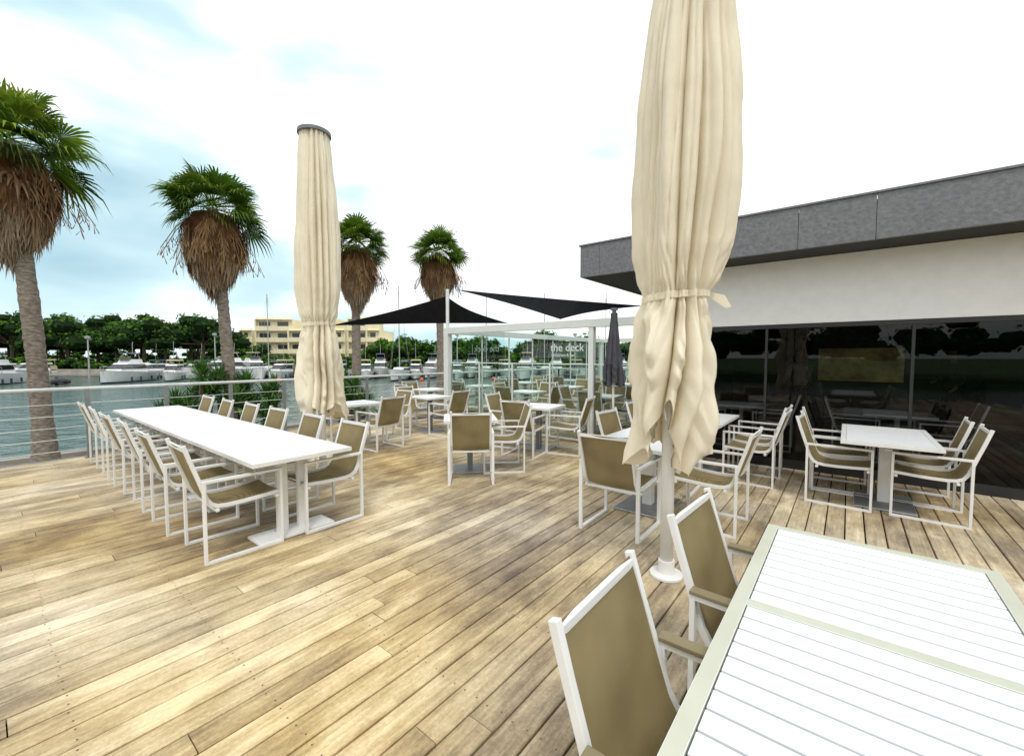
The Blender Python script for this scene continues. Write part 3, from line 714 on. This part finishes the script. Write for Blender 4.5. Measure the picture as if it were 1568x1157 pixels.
BO=[(-16,42,1,-60),(192,47,1,-76),(264,50,2,-62),(300,56,4,-110),(340,55,3,-120),(390,53,3,-50),(430,54,2,-85),(470,58,1,-80),(512,57,4,-95),(560,54,2,-70),(582,58,1,-75),(614,52,0,-90),(636,54,2,-80),(662,57,1,-95),(700,54,4,-85),(722,58,1,-90),(745,58,0,-90),(775,57,2,-80),(805,54,3,-100),(832,58,0,-85),(852,58,1,-95),(885,57,2,-85),(925,58,0,-90),(950,58,1,-90),(1010,58,3,-80),(232,59,4,-95),(45,59,2,-100),(-60,58,3,-80),(416,59,0,-90)]
for t in BO: boat(*t)
X,Y=W((88-784)/650*42,42); q=MB(); q.tube([(-1.6,-.6,.2),(.8,-.6,.22),(1.6,-.15,.4),(1.6,.15,.4),(.8,.6,.22),(-1.6,.6,.2)],.22,10); q.box(-1.6,1,-.5,.5,0,.12); q.tube([(-1.7,0,-.1),(-1.75,0,.6)],.12,6); dg_=q.obj('inflatable_dinghy',[DARKFAB]); dg_.location=(X,Y,-1.1)
b=MB()
rectW(b,-70,30,59.9,61.2,-1.15,-.75); b.obj('mooring_pontoon',[STONE])
q=MB()
for k in range(9):
    X,Y=W(-52+k*8+rd.uniform(-2,2),rd.uniform(46,52)); q.tube([(X,Y,-1.3),(X,Y,-1.1),(X,Y,-.9),(X,Y,-.8)],[.12,.22,.2,.05],8)
q.obj('mooring_buoys',[RED])
for u,d in ((136,55),(330,64),(545,64),(700,64),(880,64)):
    X,Y=W((u-784)/650*d,d); z0=-1.2 if d<60 else -.35; q=MB(); q.tube([(0,0,0),(0,0,5)],[.11,.07],8); q.tube([(0,0,5),(0,0,5.1),(0,0,5.4),(0,0,5.45)],[.08,.28,.30,.08],10); q.tube([(0,0,4.9),(.6,.3,5.0)],.04,6); o=q.obj('street_lamp',[ALU]); o.location=(X,Y,z0)
# ---------------------------------------------------------------- apartments
def apartment(u,d,blocks,ang,name='apartment_building'):
    X,Y=W((u-784)/650*d,d); e=empty(name,(X,Y,-.4),R(38.4+ang)); w=MB(); g=MB(); x=0
    for (bw_,st,dp) in blocks:
        H=st*2.75
        w.box(x,x+bw_-.02,dp+.6,dp+10,0,H); w.box(x-.1,x+bw_-.1,dp+.55,dp+.75,H,H+.35)
        for s_ in range(st):
            z=s_*2.75
            w.box(x+.05,x+bw_-.07,dp-.3,dp+.6,z+2.55,z+2.7)
            if s_: w.box(x+.05,x+bw_-.07,dp-.4,dp-.28,z-.05,z+1.0)
            n=max(1,int(bw_/3.2)); p=bw_/n
            for k in range(n):
                g.box(x+k*p+.7,x+k*p+p-1.0,dp+.56,dp+.598,z+.25,z+2.1)
            w.box(x-.02,x+.3,dp-.3,dp+.59,z,z+2.54)
        x+=bw_
    w.obj('walls_and_balconies',[CREAMW],e); g.obj('windows',[WINB],e)
apartment(348,100,[(3,2,1),(2.5,3,0),(8.5,4,2),(5,3,0),(6,4,-1)],4)
apartment(502,100,[(4,3,0),(5,4,2),(3,3,1),(3,2,0)],-4)
apartment(795,90,[(3,1,0),(3.5,2,0)],0)
# ---------------------------------------------------------------- people inside restaurant
def person(x,y,ang,shirt,trs,z=0):
    V={'pel':(0,0,.95),'wa':(0,0,1.08),'ch':(0,.01,1.32),'nk':(0,0,1.47),'hd0':(0,.01,1.56),'hd1':(0,.02,1.66),'hd2':(0,0,1.74),
       'sl':(-.18,0,1.40),'el':(-.25,.0,1.14),'wl':(-.22,.14,.95),'hl':(-.2,.2,.90),'sr':(.18,0,1.40),'er':(.26,.02,1.14),'wr':(.18,.2,1.08),'hr':(.14,.26,1.08),
       'ql':(-.1,0,.88),'kl':(-.11,.03,.48),'al':(-.11,-.01,.09),'tl':(-.12,.15,.04),'qr':(.1,0,.88),'kr':(.12,.04,.48),'ar':(.13,0,.09),'tr':(.15,.16,.04)}
    Rr={'pel':(.15,.11),'wa':(.125,.095),'ch':(.16,.11),'nk':(.055,.055),'hd0':(.065,.075),'hd1':(.08,.095),'hd2':(.06,.07),'sl':(.06,.06),'el':(.045,.045),'wl':(.028,.03),'hl':(.035,.02),'sr':(.06,.06),'er':(.045,.045),'wr':(.028,.03),'hr':(.035,.02),'ql':(.09,.09),'kl':(.06,.06),'al':(.042,.042),'tl':(.04,.03),'qr':(.09,.09),'kr':(.06,.06),'ar':(.042,.042),'tr':(.04,.03)}
    E=['pel wa','wa ch','ch nk','nk hd0','hd0 hd1','hd1 hd2','ch sl','sl el','el wl','wl hl','ch sr','sr er','er wr','wr hr','pel ql','ql kl','kl al','al tl','pel qr','qr kr','kr ar','ar tr']
    ks=list(V); me=bpy.data.meshes.new('body'); me.from_pydata([V[k] for k in ks],[tuple(ks.index(a) for a in e_.split()) for e_ in E],[])
    o=link(bpy.data.objects.new('tmp',me)); o.modifiers.new('s','SKIN')
    for i,k in enumerate(ks):
        sv=me.skin_vertices[0].data[i]; sv.radius=Rr[k]; sv.use_root=(k=='pel')
    o.modifiers.new('u','SUBSURF').levels=2
    dg=bpy.context.evaluated_depsgraph_get(); dg.update(); nm=bpy.data.meshes.new_from_object(o.evaluated_get(dg))
    bpy.data.objects.remove(o)
    nm.materials.clear()
    for m_ in (pbr('skin',(.5,.3,.22),.6),pbr('shirt',shirt,.8),pbr('trousers',trs,.8),pbr('hair',(.04,.025,.015),.7)): nm.materials.append(m_)
    for p_ in nm.polygons:
        c=p_.center; m_=0
        if c.z<.98 and abs(c.x)<.2 and c.y<.12: m_=2
        elif c.z<1.46 and c.z>1.0 and c.y<.1: m_=1
        if c.z>1.56 and (c.y<-.01 or c.z>1.70): m_=3
        p_.material_index=m_; p_.use_smooth=True
    inst('person',nm,None,(x,y,z),R(ang))
try:
    person(-.85,11.6,160,(.8,.8,.78),(.05,.06,.1),.005); person(1.6,11.9,120,(.05,.12,.1),(.03,.03,.03),.005)
except Exception as ex: print('PERSON FAIL',ex)
# ---------------------------------------------------------------- world
w=bpy.data.worlds.new('World'); S.world=w; w.use_nodes=True; nt=w.node_tree; N=nt.nodes; L=nt.links
N.clear(); out=N.new('ShaderNodeOutputWorld'); SUN_EL=R(58)
sk=N.new('ShaderNodeTexSky'); sk.sky_type='NISHITA'; sk.sun_disc=False; sk.sun_elevation=SUN_EL
b1=N.new('ShaderNodeBackground'); b1.inputs[1].default_value=.12; L.new(sk.outputs[0],b1.inputs[0])
tc=N.new('ShaderNodeTexCoord'); mp=N.new('ShaderNodeMapping'); mp.inputs['Scale'].default_value=(1.2,1.2,3.4); mp.inputs['Location'].default_value=(.3,.1,0)
L.new(tc.outputs['Generated'],mp.inputs[0])
n=N.new('ShaderNodeTexNoise'); n.inputs['Scale'].default_value=1.5; n.inputs['Detail'].default_value=4; n.inputs['Roughness'].default_value=.45; L.new(mp.outputs[0],n.inputs['Vector'])
dp=N.new('ShaderNodeVectorMath'); dp.operation='DOT_PRODUCT'; dp.inputs[1].default_value=(-.93,.25,-.25); L.new(tc.outputs['Generated'],dp.inputs[0])
mr=N.new('ShaderNodeMapRange'); mr.inputs[1].default_value=.5; mr.inputs[2].default_value=1.0; mr.inputs[3].default_value=0; mr.inputs[4].default_value=.13; L.new(dp.outputs['Value'],mr.inputs[0])
sb=N.new('ShaderNodeMath'); sb.operation='SUBTRACT'; L.new(n.outputs['Fac'],sb.inputs[0]); L.new(mr.outputs[0],sb.inputs[1])
cc=N.new('ShaderNodeValToRGB'); cc.color_ramp.elements[0].position=.24; cc.color_ramp.elements[0].color=(.34,.52,.60,1); cc.color_ramp.elements[1].position=.455; cc.color_ramp.elements[1].color=(1,1,1,1)
ee=cc.color_ramp.elements.new(.36); ee.color=(.54,.72,.77,1)
L.new(sb.outputs[0],cc.inputs[0])
b2=N.new('ShaderNodeBackground'); L.new(cc.outputs[0],b2.inputs[0]); b2.inputs[1].default_value=1.42
mx=N.new('ShaderNodeMixShader'); mx.inputs[0].default_value=.9; L.new(b1.outputs[0],mx.inputs[1]); L.new(b2.outputs[0],mx.inputs[2]); L.new(mx.outputs[0],out.inputs[0])
ld=bpy.data.lights.new('sun','SUN'); ld.energy=1.4; ld.angle=R(12); ld.color=(1,.96,.88); lo=link(bpy.data.objects.new('sun',ld))
sd=Vector((.72*math.cos(SUN_EL),-.69*math.cos(SUN_EL),math.sin(SUN_EL))).normalized(); lo.rotation_euler=sd.to_track_quat('Z','Y').to_euler(); sk.sun_rotation=math.atan2(sd.x,sd.y)
# ---------------------------------------------------------------- camera
cd=bpy.data.cameras.new('camera'); cd.sensor_width=36; cd.lens=36*650/1568; cd.clip_start=.05; cd.clip_end=3000
co=link(bpy.data.objects.new('camera',cd)); co.location=(0,0,1.6); co.rotation_euler=(R(90-2.9),0,R(38.4)); S.camera=co
S.view_settings.view_transform='Standard'; S.view_settings.look='None'; S.view_settings.exposure=0
